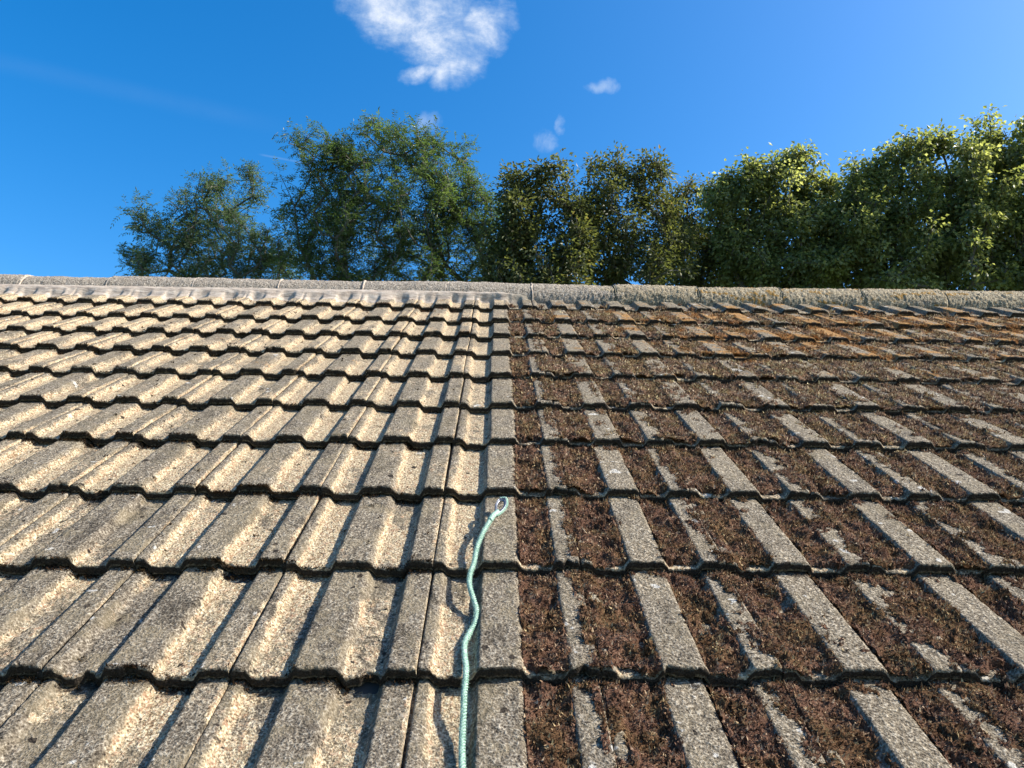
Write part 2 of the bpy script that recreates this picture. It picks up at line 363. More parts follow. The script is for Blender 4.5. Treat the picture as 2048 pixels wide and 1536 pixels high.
def make_tile(r, k, ds, dv):
    """returns verts (world), faces, attrs, moss data"""
    uL = colU(2*k-1, r)+.046; g_ = RV(r+1)-RV(r); L = g_+(.06 if r < 9 else .02)
    s = s_samples(ds); T = np.concatenate([[0, .0015, .004], np.arange(.004+dv, L, dv), [L]])
    S, TT = np.meshgrid(s, T)
    ju, jn, jv, jr = (hsh(np.int64(k), np.int64(r), q)-.5 for q in (11, 12, 13, 14))
    uu = uL+S+ju*.0035+jr*.014*TT; slope = (RN(r+1)-STEP-RN(r))/g_
    ragged = (fbm(uu*110, np.full_like(uu, r*3.1), 71)-.5)*.006-.016*ss(fbm(uu*26, np.full_like(uu, r*5.7+k), 77), .68, .90)
    T2 = TT-ragged*ss(.03-TT, 0, .03)
    vv = RV(r)+T2+jv*.007+jr*.014*(S-.15)
    nn = RN(r)+prof(S)+slope*TT+jn*.0028+jr*.01*(S-.15)
    nn = nn-.0035*np.interp(TT, [0, .0015, .004], [1, .3, 0])
    nn = nn+(fbm(uu*210, vv*210, 81, 2)-.5)*.0030+(fbm(uu*40, vv*40, 84)-.5)*.0026
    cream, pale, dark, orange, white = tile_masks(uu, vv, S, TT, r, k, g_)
    nr, nc = S.shape
    V = [rw(uu, vv, nn).reshape(-1, 3)]; F = [grid_faces(nr, nc)]
    A = {q: [z.ravel()] for q, z in zip(('cream', 'pale', 'dark', 'orange', 'white'), (cream, pale, dark, orange, white))}
    # front face: rough lip hanging down
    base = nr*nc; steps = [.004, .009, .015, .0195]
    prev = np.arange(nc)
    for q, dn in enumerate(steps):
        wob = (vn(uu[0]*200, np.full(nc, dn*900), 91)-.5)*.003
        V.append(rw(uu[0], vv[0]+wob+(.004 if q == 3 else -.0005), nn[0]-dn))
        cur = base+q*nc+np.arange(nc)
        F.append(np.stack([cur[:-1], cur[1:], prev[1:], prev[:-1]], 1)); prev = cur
        dk = (1.0, .80, .42, .50)[q]-(0 if uL < -.1 else .04)  # lip darkening: moss on the upper edge, plus shade put into the colour
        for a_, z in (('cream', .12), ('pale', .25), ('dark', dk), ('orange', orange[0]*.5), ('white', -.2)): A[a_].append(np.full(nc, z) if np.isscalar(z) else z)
    # underside
    V.append(rw(uu[-1], vv[-1], nn[-1]-.0145)); cur = base+4*nc+np.arange(nc)
    F.append(np.stack([prev[:-1], cur[:-1], cur[1:], prev[1:]], 1)[:, ::-1])
    top = (nr-1)*nc+np.arange(nc); F.append(np.stack([top[:-1], top[1:], cur[1:], cur[:-1]], 1))
    for a_ in A: A[a_].append(np.zeros(nc))
    # side faces (left and right)
    for c_ in (0, nc-1):
        a = np.arange(nr)*nc+c_
        F.append(np.array([[prev[c_], cur[c_], a[-1], a[0]]]))
    V = np.concatenate(V); A = {q: np.concatenate([np.ravel(z) for z in zz]) for q, zz in A.items()}
    return V, F, A

def tufts(U, Vv, Nn, size, rnd_base=None):
    """little moss blades: U,Vv,Nn arrays, size array"""
    n = len(U); P = rw(U, Vv, Nn)
    out = []; 
    d = rng.normal(size=(n, 3)); d = d/np.linalg.norm(d, axis=1)[:, None]; d = d*.9+EN*.55
    sd = np.cross(d, rng.normal(size=(n, 3))); sd /= np.linalg.norm(sd, axis=1)[:, None]+1e-9
    sz = size[:, None]
    a = P-sd*sz*.32; b = P+sd*sz*.32; c = P+d*sz*.55+sd*sz*.1; e = P+d*sz*1.0-sd*sz*.12
    V = np.stack([a, b, c, e], 1).reshape(-1, 3); i = np.arange(n)*4
    F = [np.stack([i, i+1, i+2], 1), np.stack([i, i+2, i+3], 1)]
    q = rng.random(n) if rnd_base is None else np.clip(rnd_base+rng.normal(size=n)*.25+.9*(rng.random(n) < .02), 0, 1.3)
    return V, F, np.repeat(q, 4)
def moss_cover(uu, vv, S, TT, r, g_):
    hn = (prof(S)+HP)/HP
    a = fbm(uu*38, vv*30, 101, 4); b = fbm(uu*7, vv*7, 105); c = fbm(uu*120, vv*120, 108, 2)
    pan = 1-ss(hn, .55, .98)
    m = (.86+.03*min(max(r, 0), 4))*pan
    m = np.where(S < .030, .78, m)                                      # right part of the jointed roll
    jr_ = S > .250; m = np.where(jr_, np.maximum(m, .22+.5*ss(S, .255, .30)), m)
    pl = (S > .104) & (S < .170); m = np.where(pl, np.maximum(m, .10+.10*min(max(r-2, 0), 4)), m)
    if r >= 3: m = np.where(jr_, m+.04*(r-2), m)
    m = m+(a-.5)*1.35+(b-.5)*.55+(c-.5)*.35
    m = m+.28*ss(TT, g_-.05, g_-.005)*(a > .45)
    m = m-.9*ss(.024-TT, 0, .02)*ss(fbm(uu*18, vv*0+r*3.3, 29), .48, .60)-.2*ss(.006-TT, 0, .006)
    if r >= 6: m = m-.22*hn-.06
    if 3 <= r <= 6: m = m+.07*hn*ss(uu, .1, .5)
    if r == 9: m = m-.42-.3*ss(TT, .0, .1)
    if r == 8: m = m-.08
    m = m-1.2*ss(.052-uu, 0, .012)                                     # cleaned side
    m = m-.30*ss(hn, .9, 1.0)*(uu < .16)
    return m, hn
def make_moss(r, k, dist):
    uL = colU(2*k-1, r)+.046; g_ = RV(r+1)-RV(r)
    ds = min(.004*max(1, dist/1.3), .009)
    s = np.arange(0, .2999, ds); T = np.arange(.001, g_+.012, ds*1.1); S, TT = np.meshgrid(s, T)
    jn, jr = (hsh(np.int64(k), np.int64(r), q)-.5 for q in (12, 14))
    uu = uL+S; vv = RV(r)+TT
    m, hn = moss_cover(uu, vv, S, TT, r, g_)
    slope = (RN(r+1)-STEP-RN(r))/g_
    base = RN(r)+prof(S)+slope*TT+jn*.0028+jr*.01*(S-.15)
    th = ss(m, .46, .80)*(.0015+.0105*(1-.75*hn))*(.05+1.0*fbm(uu*70, vv*70, 131)+1.1*ss(fbm(uu*24, vv*24, 137), .3, .75))
    th = th*np.where(TT > g_-.004, .4, 1)
    nn = base-.0028+th+.0026*ss(m, .46, .56)+(vn(uu*400, vv*400, 133)-.5)*.002
    nr, nc = S.shape; F = grid_faces(nr, nc)
    mk = (m > .47).ravel(); fk = mk[F].sum(1) >= 3; F = F[fk]
    if len(F) < 12: return None
    used = np.unique(F); idx = -np.ones(nr*nc, int); idx[used] = np.arange(len(used)); F = idx[F]
    Vs = rw(uu, vv, nn).reshape(-1, 3)[used]
    base_r = np.clip(.28+.55*(fbm(uu*60, vv*60, 141)), 0, 1).ravel()
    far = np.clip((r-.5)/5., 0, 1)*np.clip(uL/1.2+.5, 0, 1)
    # tufts over the cushions
    size = .0048*max(1, (dist/1.5)**.45)
    ok = np.where((m > .52).ravel())[0]
    n = int(len(ok)*ds*ds*1.1/(size*.62)**2)
    pick = rng.choice(ok, max(n, 4)); 
    tu = uu.ravel()[pick]+rng.normal(size=len(pick))*ds*.5; tv = vv.ravel()[pick]+rng.normal(size=len(pick))*ds*.5; tn = nn.ravel()[pick]-.0005
    tv = np.maximum(tv, RV(r)+.001)
    TV, TF, TR = tufts(tu, tv, tn, size*(.5+rng.random(len(pick))), base_r[pick])
    off = len(Vs)
    V = np.concatenate([Vs, TV]); Fs = [F]+[f+off for f in TF]; rnd = np.concatenate([base_r[used]*.6, TR])
    ow = 0 if r < 5 else (.30 if r == 9 else .44 if r >= 7 else .30 if r == 6 else .10)
    def og(u_, v_): return ss(u_, .3, 1.3)*ow+(fbm(u_*14, v_*14, 41)-.5)*2.0*(ow > 0)
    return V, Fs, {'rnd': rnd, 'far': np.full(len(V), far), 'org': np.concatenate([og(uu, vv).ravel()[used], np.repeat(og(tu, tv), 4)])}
def make_debris(r, k, dist):
    """dark dry moss left in the joints and laps of a cleaned tile"""
    uL = colU(2*k-1, r)+.046; g_ = RV(r+1)-RV(r); us = []; vs = []; ns = []; lift = []
    q = 130 if dist < 2.2 else 60
    t = rng.random(q*2)*g_; keep = fbm(t*16+r*7.7, np.full_like(t, k*3.3), 151) > .52; t = t[keep]      # along the joint
    us.append(uL+.0012+rng.normal(size=len(t))*.0013); vs.append(RV(r)+t); lift.append(np.full(len(t), -.001))
    t = rng.random(q*8)*.3; keep = fbm(t*24+k*9.1, np.full_like(t, r*5.3), 155) > .50; t = t[keep]      # in the lap under the next course
    us.append(uL+t); vs.append(RV(r+1)+.002-np.abs(rng.normal(size=len(t)))*.009); lift.append(np.abs(rng.normal(size=len(t)))*.002)
    t = rng.random(q*7)*.3; keep = fbm(t*19+k*4.1, np.full_like(t, r*8.3), 157) > .46; t = t[keep]      # fuzz along the front lip
    us.append(uL+t); vs.append(RV(r)+.0005+np.abs(rng.normal(size=len(t)))*.0025); lift.append(-.0015-rng.random(len(t))*.004)
    for z in range(rng.integers(1, 4)):                                                                  # lumps caught in the lap
        c_ = rng.integers(12, 40); w_ = .004+.006*rng.random(); cu_ = uL+.01+.28*rng.random()
        us.append(cu_+rng.normal(size=c_)*w_); vs.append(RV(r+1)-.004-np.abs(rng.normal(size=c_))*w_*.9); lift.append(np.abs(rng.normal(size=c_))*.003)
    for z in range(rng.integers(3, 8)):                                                                  # odd specks
        cu_, cv_ = uL+.005+rng.random()*.29, RV(r)+.01+rng.random()*(g_-.03); c_ = rng.integers(3, 20); w_ = .0012+.0025*rng.random()
        us.append(cu_+rng.normal(size=c_)*w_); vs.append(cv_+rng.normal(size=c_)*w_*1.4); lift.append(np.zeros(c_))
    u = np.concatenate(us); v = np.concatenate(vs); l = np.concatenate(lift)
    if uL > -.35:
        q_ = 260; u = np.concatenate([u, .035-np.abs(rng.normal(size=q_))*.05]); v = np.concatenate([v, RV(r)+rng.random(q_)*g_]); l = np.concatenate([l, np.zeros(q_)])
    ok = (u < .04) & (u > uL) & (u < uL+.3); u = u[ok]; v = v[ok]; l = l[ok]
    if len(u) < 5: return None
    n = surf(u, r, v)+l
    V, F, q_ = tufts(u, v, n, (.0042*max(1, (dist/1.8)**.45))*(.4+rng.random(len(u))))
    return V, F, {'rnd': q_*.8, 'far': np.zeros(len(V)), 'org': np.zeros(len(V))}

def project(u, v, n=0):
    d = rw(np.array(u), np.array(v), np.array(n))-EYE; c = AX.T@d
    return 1024+1538*c[0]/c[2], 768-1538*c[1]/c[2], c[2]
rest = []; rest_moss = []; NT_ = 0
for r in range(-3, 10):
    for k in range(-13, 14):
        uc = colU(2*k-1, r)+.2
        x, y, z = project(uc, RV(r)+.15)
        x0, _, _ = project(uc-.16, RV(r)+.35); x1, _, _ = project(uc+.16, RV(r)+.35)
        x2, _, _ = project(uc-.16, RV(r)); x3, _, _ = project(uc+.16, RV(r))
        vis = r >= -1 and max(x1, x3) > 0 and min(x0, x2) < 2048
        if not vis and r > 9-99 and not (-12 <= k <= 12): continue
        z = max(z, 1.0)
        ds = .0035 if z < 1.9 else .005 if z < 2.7 else .008
        if not vis: ds = .03
        Vt, Ft, At = make_tile(r, k, ds, ds*1.3)
        mossy = uc+.14 > .06
        mo = (make_moss(r, k, z) if mossy else make_debris(r, k, z)) if vis or (mossy and r >= -1) else None
        if not vis and mo is not None: mo = make_moss(r, k, 3.6)
        if vis and r <= 7:
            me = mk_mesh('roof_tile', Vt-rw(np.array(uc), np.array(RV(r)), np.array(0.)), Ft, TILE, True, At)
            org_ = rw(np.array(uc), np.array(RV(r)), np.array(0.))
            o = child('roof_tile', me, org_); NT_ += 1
            if mossy: tag(o, 'roof tile with brown moss filling its channels')
            o['group'] = 'interlocking concrete roof tiles'
            if mo:
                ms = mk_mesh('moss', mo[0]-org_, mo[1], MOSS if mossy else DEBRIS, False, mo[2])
                c = child('moss', ms, (0, 0, 0), o); c['kind'] = 'stuff'
        else:
            rest.append((Vt, Ft, At))
            if mo: rest_moss.append(mo)
print('tiles as parts', NT_)
def join(lst):
    V = []; F = []; A = {}; off = 0
    for v, f, a in lst:
        V.append(v); F += [x+off for x in f]; off += len(v)
        for q in a: A.setdefault(q, []).append(a[q])
    q4 = [f for f in F if f.shape[1] == 4]; q3 = [f for f in F if f.shape[1] == 3]
    FF = ([np.concatenate(q4)] if q4 else [])+([np.concatenate(q3)] if q3 else [])
    return np.concatenate(V), FF, {q: np.concatenate(z) for q, z in A.items()}
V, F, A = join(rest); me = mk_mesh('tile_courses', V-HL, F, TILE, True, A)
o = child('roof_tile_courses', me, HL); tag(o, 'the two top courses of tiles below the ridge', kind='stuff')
V, F, A = join(rest_moss); me = mk_mesh('moss', V-HL, F, MOSS, False, A)
om = child('moss', me, (0, 0, 0), o); tag(om, kind='stuff')

# deck, back slope, walls
def prism_u(u0, u1, pts):                                  # extrude a (y,z) outline along x
    n = len(pts); V = [(u0, y, z) for y, z in pts]+[(u1, y, z) for y, z in pts]
    bm_f = [np.array([[i, (i+1) % n, n+(i+1) % n, n+i] for i in range(n)])]
    return np.array(V, float), bm_f, n
def roofpt(v, n):
    p = rw(np.array(0.), np.array(v), np.array(n)); return p[1], p[2]
VA = 4.235                                                  # apex
ya, za = roofpt(VA, -.03); ye, ze = roofpt(-.02, -.045)
FELT = plain('roof_felt', (.03, .028, .026), .95)
UL, UR = -3.95, 4.0
pts = [roofpt(-.02, -.048), roofpt(VA, -.048), roofpt(VA, -.09), roofpt(-.02, -.09)]
V, F, n = prism_u(UL, UR, pts); F.append(np.array([[0, 1, 2, 3], [7, 6, 5, 4]]))
child('roof_deck', mk_mesh('roof_deck', V-HL, F, FELT), HL)
def back(y, z): return 2*ya-y, z
ROOFB = plain('grey_roof_tiles', (.14, .125, .11), .9, 0, 25, .4)
b0 = back(*roofpt(-.02, 0)); bt = back(*roofpt(VA-.02, 0)); b1 = back(*roofpt(-.02, -.09)); b2 = back(*roofpt(VA, -.09))
V, F, n = prism_u(UL, UR, [bt, b0, b1, b2]); F.append(np.array([[0, 1, 2, 3], [7, 6, 5, 4]]))
child('back_roof_slope', mk_mesh('back_slope', V-HL, F, ROOFB), HL)
BRICK = plain('buff_brick', (.33, .22, .15), .9, 0, 14, .3)
yf = ye+.25; yb = 2*ya-yf; zt = ze-.02
pts = [(yf, 0), (yf, zt), (ya, za-.14), (yb, zt), (yb, 0)]
V, F, n = prism_u(UL+.1, UR-.1, pts)
F.append(np.array([[0, 1, 2, 3, 4], [9, 8, 7, 6, 5]]))
child('wall', mk_mesh('wall', V-HL, F, BRICK), HL)

# ridge tiles: half-round, laid along the apex
RA = .120; VC, NC_ = 4.185, -.073
def ridge_pt(th):                                          # th: angle from +slope direction through normal
    return VC+RA*np.cos(th), NC_+RA*np.sin(th)
xj = [378, 548, 726, 895, 1062]
uj = [unproj(x, 571, .03)[0] for x in xj]; pj = (uj[-1]-uj[0])/4
joints = [uj[0]+pj*i for i in range(-9, 17)]
joints = [j for j in joints if UL-.2 < j < UR+.1]
for i in range(len(joints)-1):
    a, b = joints[i]+.003, joints[i+1]-.003
    U = np.linspace(a, b, 90); TH = np.linspace(R_(-62), R_(242), 66); UU, T_ = np.meshgrid(U, TH)
    lift = (hsh(np.int64(i), 0, 5)-.5)*.008; tilt = (hsh(np.int64(i), 1, 6)-.5)*.010
    rr = RA+(fbm(UU*120, T_*16, 201, 3)-.5)*(.007+.008*ss(UU, .1, .8))+(fbm(UU*14, T_*2, 203)-.5)*.008
    rr = rr-.004*ss(np.abs(UU-(a+b)/2), (b-a)/2-.006, (b-a)/2)
    vv = VC+rr*np.cos(T_); nn = NC_+rr*np.sin(T_)+lift+tilt*(UU-(a+b)/2)/.23
    V1 = rw(UU, vv, nn).reshape(-1, 3); rr2 = RA-.018
    V2 = rw(UU, VC+rr2*np.cos(T_), NC_+rr2*np.sin(T_)+lift).reshape(-1, 3)
    nr, nc = UU.shape; F = [grid_faces(nr, nc)[:, ::-1], grid_faces(nr, nc, nr*nc)]
    for c_ in (0, nc-1):
        q = np.arange(nr)*nc+c_; F.append(np.stack([q[:-1], q[1:], q[1:]+nr*nc, q[:-1]+nr*nc], 1))
    for row_ in (0, nr-1):
        q = np.arange(nc)+row_*nc; F.append(np.stack([q[:-1], q[1:], q[1:]+nr*nc, q[:-1]+nr*nc], 1))
    li = ss(UU, .1, .9)*.75+(fbm(UU*6, T_*3, 211)-.5)*.6; og = ss(UU, .6, 1.4)*.35+(fbm(UU*9, T_*3, 215)-.5)
    org_ = rw(np.array((a+b)/2), np.array(VC), np.array(NC_))
    me = mk_mesh('ridge_tile', np.concatenate([V1, V2])-org_, F, RIDGE, True,
                 {'lichen': np.tile(li.ravel(), 2), 'orange': np.tile(og.ravel(), 2)})
    o = child('ridge_tile', me, org_); o['group'] = 'half-round ridge tiles'
    # mortar pointing between neighbours
    if True:
        U = joints[i+1]+np.linspace(-.0050, .0050, 6); TH = np.linspace(R_(20), R_(215), 60); UU, T_ = np.meshgrid(U, TH)
        rr = RA+.001+(.003 if joints[i+1] < .3 else -.003)*(1-((UU-joints[i+1])/.005)**2)+(fbm(UU*60+i*3, T_*9, 221)-.5)*.006
        V1 = rw(UU+(vn(T_*3, T_*0+i, 7)-.5)*.006, VC+rr*np.cos(T_), NC_+rr*np.sin(T_)).reshape(-1, 3)
        V2 = rw(UU, VC+(RA-.02)*np.cos(T_), NC_+(RA-.02)*np.sin(T_)).reshape(-1, 3); nr, nc = UU.shape
        F = [grid_faces(nr, nc)[:, ::-1], grid_faces(nr, nc, nr*nc)]
        for c_ in (0, nc-1):
            q = np.arange(nr)*nc+c_; F.append(np.stack([q[:-1], q[1:], q[1:]+nr*nc, q[:-1]+nr*nc], 1))
        jl = 1.0 if joints[i+1] > .3 else 0.0
        org_ = rw(np.array(joints[i+1]), np.array(VC), np.array(NC_))
        child('mortar_joint', mk_mesh('mortar_joint', np.concatenate([V1, V2])-org_, F, MORTAR, True, {'lichen': np.full(2*nr*nc, jl)}), org_)
# mortar bedding under the ridge, smeared down over the top course
U = np.arange(UL, UR, .006); Q = np.linspace(0, 1, 22); UU, QQ = np.meshgrid(U, Q)
lo = 4.045+.030*(fbm(UU*9, UU*0, 231)-.5)+.03*(vn(UU*26, UU*0, 233)-.5)-.050*ss(-UU, -.1, .8)+.03*ss(UU, .1, .3)
hi = 4.098
vv = lo+(hi-lo)*QQ
sf = surf(UU, 9, vv); pan = np.clip(-sf/HP, 0, 2)
nn = np.maximum(sf+.0015, -.030+.075*QQ**.8+0*sf)*(QQ*.85+.15*0)+(sf-.003)*(1-QQ)*1.0
rt = ss(UU, 0, .35)
nn = sf*(1-ss(QQ, .05, .75))+((.003+.012*QQ)*(1-rt)-.02*rt)*ss(QQ, .0, .8)-.003*(QQ < .02)+.002+(fbm(UU*30, vv*60, 237)-.5)*.006*ss(QQ, 0, .3)
V = rw(UU, vv, nn).reshape(-1, 3); nr, nc = UU.shape
me = mk_mesh('mortar_bedding', V-HL, [grid_faces(nr, nc)], MORTAR, True, {'lichen': ss(UU, -.05, .35)})
child('mortar_bedding', me, HL)

# ------------------------------------------------------------------ rope with a metal thimble
def rope_mat():
    m, g = new_mat('turquoise_polypropylene')
    v = objvec(g); a = g.noise(v, 420, 2, .8).outputs['Fac']; b = g.noise(v, 40, 2).outputs['Fac']
    c = g.ramp(g.m('ADD', g.m('MULTIPLY', a, .8), g.m('MULTIPLY', b, .2)), [(.34, (.07, .15, .11)), (.47, (.24, .41, .315)), (.66, (.58, .71, .58))])
    finish(g, c, .6, a, .6, .001, .4, (c, .15)); return m
ROPE = rope_mat()
def smooth_path(P, n):
    P = np.array(P, float); d = np.concatenate([[0], np.cumsum(np.linalg.norm(np.diff(P, axis=0), axis=1))])
    t = np.linspace(0, d[-1], n); out = np.zeros((n, 3)); m = np.gradient(P, d, axis=0)
    for i, tt in enumerate(t):
        k = min(np.searchsorted(d, tt, side='right')-1, len(P)-2); h_ = d[k+1]-d[k]; s = (tt-d[k])/h_
        out[i] = ((2*s**3-3*s**2+1)*P[k]+(s**3-2*s**2+s)*h_*m[k]+(-2*s**3+3*s**2)*P[k+1]+(s**3-s**2)*h_*m[k+1])
    return out
def frame(P):
    Tn = np.gradient(P, axis=0); Tn /= np.linalg.norm(Tn, axis=1)[:, None]
    ref = EN.copy(); A_ = np.cross(Tn, ref); A_ /= np.linalg.norm(A_, axis=1)[:, None]; return Tn, A_, np.cross(A_, Tn)
def tube(P, rad, seg=8, close=False):
    _, A_, B_ = frame(P); n = len(P); th = np.arange(seg)*2*math.pi/seg
    rad = np.broadcast_to(rad, (n,))
    V = P[:, None]+rad[:, None, None]*(np.cos(th)[None, :, None]*A_[:, None]+np.sin(th)[None, :, None]*B_[:, None])
    i = (np.arange(n-1)[:, None]*seg+np.arange(seg)[None]); j = (np.arange(n-1)[:, None]*seg+(np.arange(seg)[None]+1) % seg)
    F = np.stack([i, j, j+seg, i+seg], -1).reshape(-1, 4)
    return V.reshape(-1, 3), F
def twisted(P, R0, pitch, strands=3):
    Vs = []; Fs = []; off = 0; L = np.concatenate([[0], np.cumsum(np.linalg.norm(np.diff(P, axis=0), axis=1))])
    _, A_, B_ = frame(P)
    for k in range(strands):
        ph = -2*math.pi*L/pitch+k*2*math.pi/strands
        Q = P+(R0*.62)*(np.cos(ph)[:, None]*A_+np.sin(ph)[:, None]*B_)
        V, F = tube(Q, R0*.46, 8); Vs.append(V); Fs.append(F+off); off += len(V)
    return Vs, Fs, off
RR = .0046
def rp(x, y, lift):
    """rope point seen at (x,y) on the photo, lying a given height above the tiles"""
    n = 0.
    for _ in range(12):
        u, v = unproj(x, y, n); r = max([q for q in range(-3, 10) if RV(q) <= v] or [-3])
        n = .5*n+.5*(float(surf(np.array(u), r, np.array(v)))+lift)
    return rw(np.array(u), np.array(v), np.array(n))
def rpn(x, y, n):
    u, v = unproj(x, y, n); return rw(np.array(u), np.array(v), np.array(n))
nrop = [(985, 1033, .006), (975, 1050, .006), (966, 1066, .006), (955, 1092, .001), (948, 1125, -.006), (939, 1155, -.010), (940, 1175, -.011), (947, 1198, -.015), (953, 1220, -.021),
        (951, 1243, -.024), (940, 1264, -.022), (930, 1285, -.020), (929, 1308, -.0175), (932, 1335, -.012), (931, 1362, -.0095), (928, 1392, -.011), (927, 1425, -.016), (925, 1460, -.022), (924, 1500, -.023), (925, 1545, -.022), (930, 1620, -.016), (934, 1740, -.022), (940, 1900, -.02)]
path = smooth_path([rpn(*q) for q in nrop], 1600)
rope = bpy.data.objects.new('rope', None); col.objects.link(rope); rope.location = tuple(path[0])
tag(rope, 'turquoise twisted rope lying down the tile channel, ending in an eye with a metal thimble', 'rope')
RL = path[0].copy()
Vs, Fs, off = twisted(path, RR, .017)
# fuzz
n = 12000; i = rng.integers(0, len(path), n); _, A_, B_ = frame(path); th = rng.random(n)*2*math.pi
dr = np.cos(th)[:, None]*A_[i]+np.sin(th)[:, None]*B_[i]; Tn = frame(path)[0][i]
p0 = path[i]+dr*RR*.95; ln = .001+.0045*rng.random(n)**3; d = dr*.8+Tn*rng.normal(size=n)[:, None]*.7
q = Tn*.00022; Vf = np.stack([p0-q, p0+q, p0+d*ln[:, None]], 1).reshape(-1, 3); ii = np.arange(n)*3
Vall = np.concatenate(Vs+[Vf]); F4 = np.concatenate(Fs); F3 = np.stack([ii, ii+1, ii+2], 1)+off
o = add('twisted_line', mk_mesh('twisted_line', Vall-RL, [F4, F3], ROPE, True), rope)
loop = [rpn(984, 1036, .007), rpn(990, 1022, .007), rpn(991, 1008, .010), rpn(1000, 997, .013), rpn(1010, 996, .014), rpn(1014, 1004, .012), rpn(1012, 1014, .009), rpn(1004, 1024, .006), rpn(993, 1032, .006), rpn(984, 1037, .006)]
# strand of rope wraps only the outer side of the eye
lp = smooth_path(loop[3:9], 160); Vs, Fs, off = twisted(lp, .0034, .014)
add('eye_splice', mk_mesh('eye_splice', np.concatenate(Vs)-RL, [np.concatenate(Fs)], ROPE, True), rope)
STEEL = plain('galvanised_steel', (.18, .19, .21), .45, .9, 300, .3, .3, .0005)
lp2 = smooth_path(loop, 140); ctr = lp2.mean(0); lp3 = ctr+(lp2-ctr)*.74
Vt, Ft = tube(lp3, .0032, 10)
Vt2, Ft2 = tube(ctr+(lp2-ctr)*.86+EN*.0022, .0014, 8); Vt3, Ft3 = tube(ctr+(lp2-ctr)*.86-EN*.0022, .0014, 8)
add('thimble', mk_mesh('thimble', np.concatenate([Vt, Vt2, Vt3])-RL, [np.concatenate([Ft, Ft2+len(Vt), Ft3+len(Vt)+len(Vt2)])], STEEL, True), rope)
wp = smooth_path([rpn(996, 1024, .008), rpn(985, 1033, .008), rpn(980, 1041, .007)], 60); Vs, Fs, off = twisted(wp, .0064, .008, 3)
add('whipping', mk_mesh('whipping', np.concatenate(Vs)-RL, [np.concatenate(Fs)], ROPE, True), rope)

# ------------------------------------------------------------------ trees beyond the ridge
def leaf_mat(name, stops, tcol, tf=.4, rough=.5, spec=.4):
    m, g = new_mat(name)
    c = g.ramp(g.attr('rnd'), stops)
    t = g.mix(1.0, c, tcol, 'MULTIPLY')
    finish(g, c, rough, None, spec=spec, trans=(t, tf)); return m
BARK = plain('grey_brown_bark', (.12, .105, .085), .9, 0, 25, .4, .6, .01)
LM = {
 'ash': leaf_mat('ash_leaves', [(0, (.036, .060, .020)), (.5, (.088, .122, .042)), (.85, (.145, .18, .062)), (1, (.24, .26, .10))], (1.6, 1.9, .9), .38, .42, .5),
 'ashdark': leaf_mat('grey_green_leaves', [(0, (.038, .060, .030)), (.5, (.095, .135, .065)), (.9, (.18, .22, .12)), (1, (.26, .29, .18))], (1.5, 1.8, 1.0), .35, .5, .35),
 'olive': leaf_mat('olive_leaves', [(0, (.050, .050, .022)), (.45, (.100, .115, .046)), (.8, (.165, .175, .075)), (.97, (.20, .15, .07)), (1, (.30, .20, .06))], (1.7, 1.7, .8), .38, .5, .3),
 'bright': leaf_mat('bright_leaves', [(0, (.070, .088, .034)), (.5, (.18, .20, .080)), (1, (.36, .37, .20))], (1.8, 1.8, .9), .55, .42, .45),
}
def leaves_mesh(P, D, N, L, Wd):
    S_ = np.cross(D, N); S_ /= np.linalg.norm(S_, axis=1)[:, None]+1e-9; N = np.cross(S_, D)
    L = L[:, None]; Wd = Wd[:, None]
    a = P; b = P+D*L*.42+S_*Wd*.5+N*Wd*.16; c = P+D*L-N*L*.12; d = P+D*L*.42-S_*Wd*.5+N*Wd*.16
    V = np.stack([a, b, c, d], 1).reshape(-1, 3); i = np.arange(len(P))*4
    F = np.concatenate([np.stack([i, i+1, i+2], 1), np.stack([i, i+2, i+3], 1)])
    return V, F
def unit(v): return v/(np.linalg.norm(v, axis=-1, keepdims=True)+1e-9)
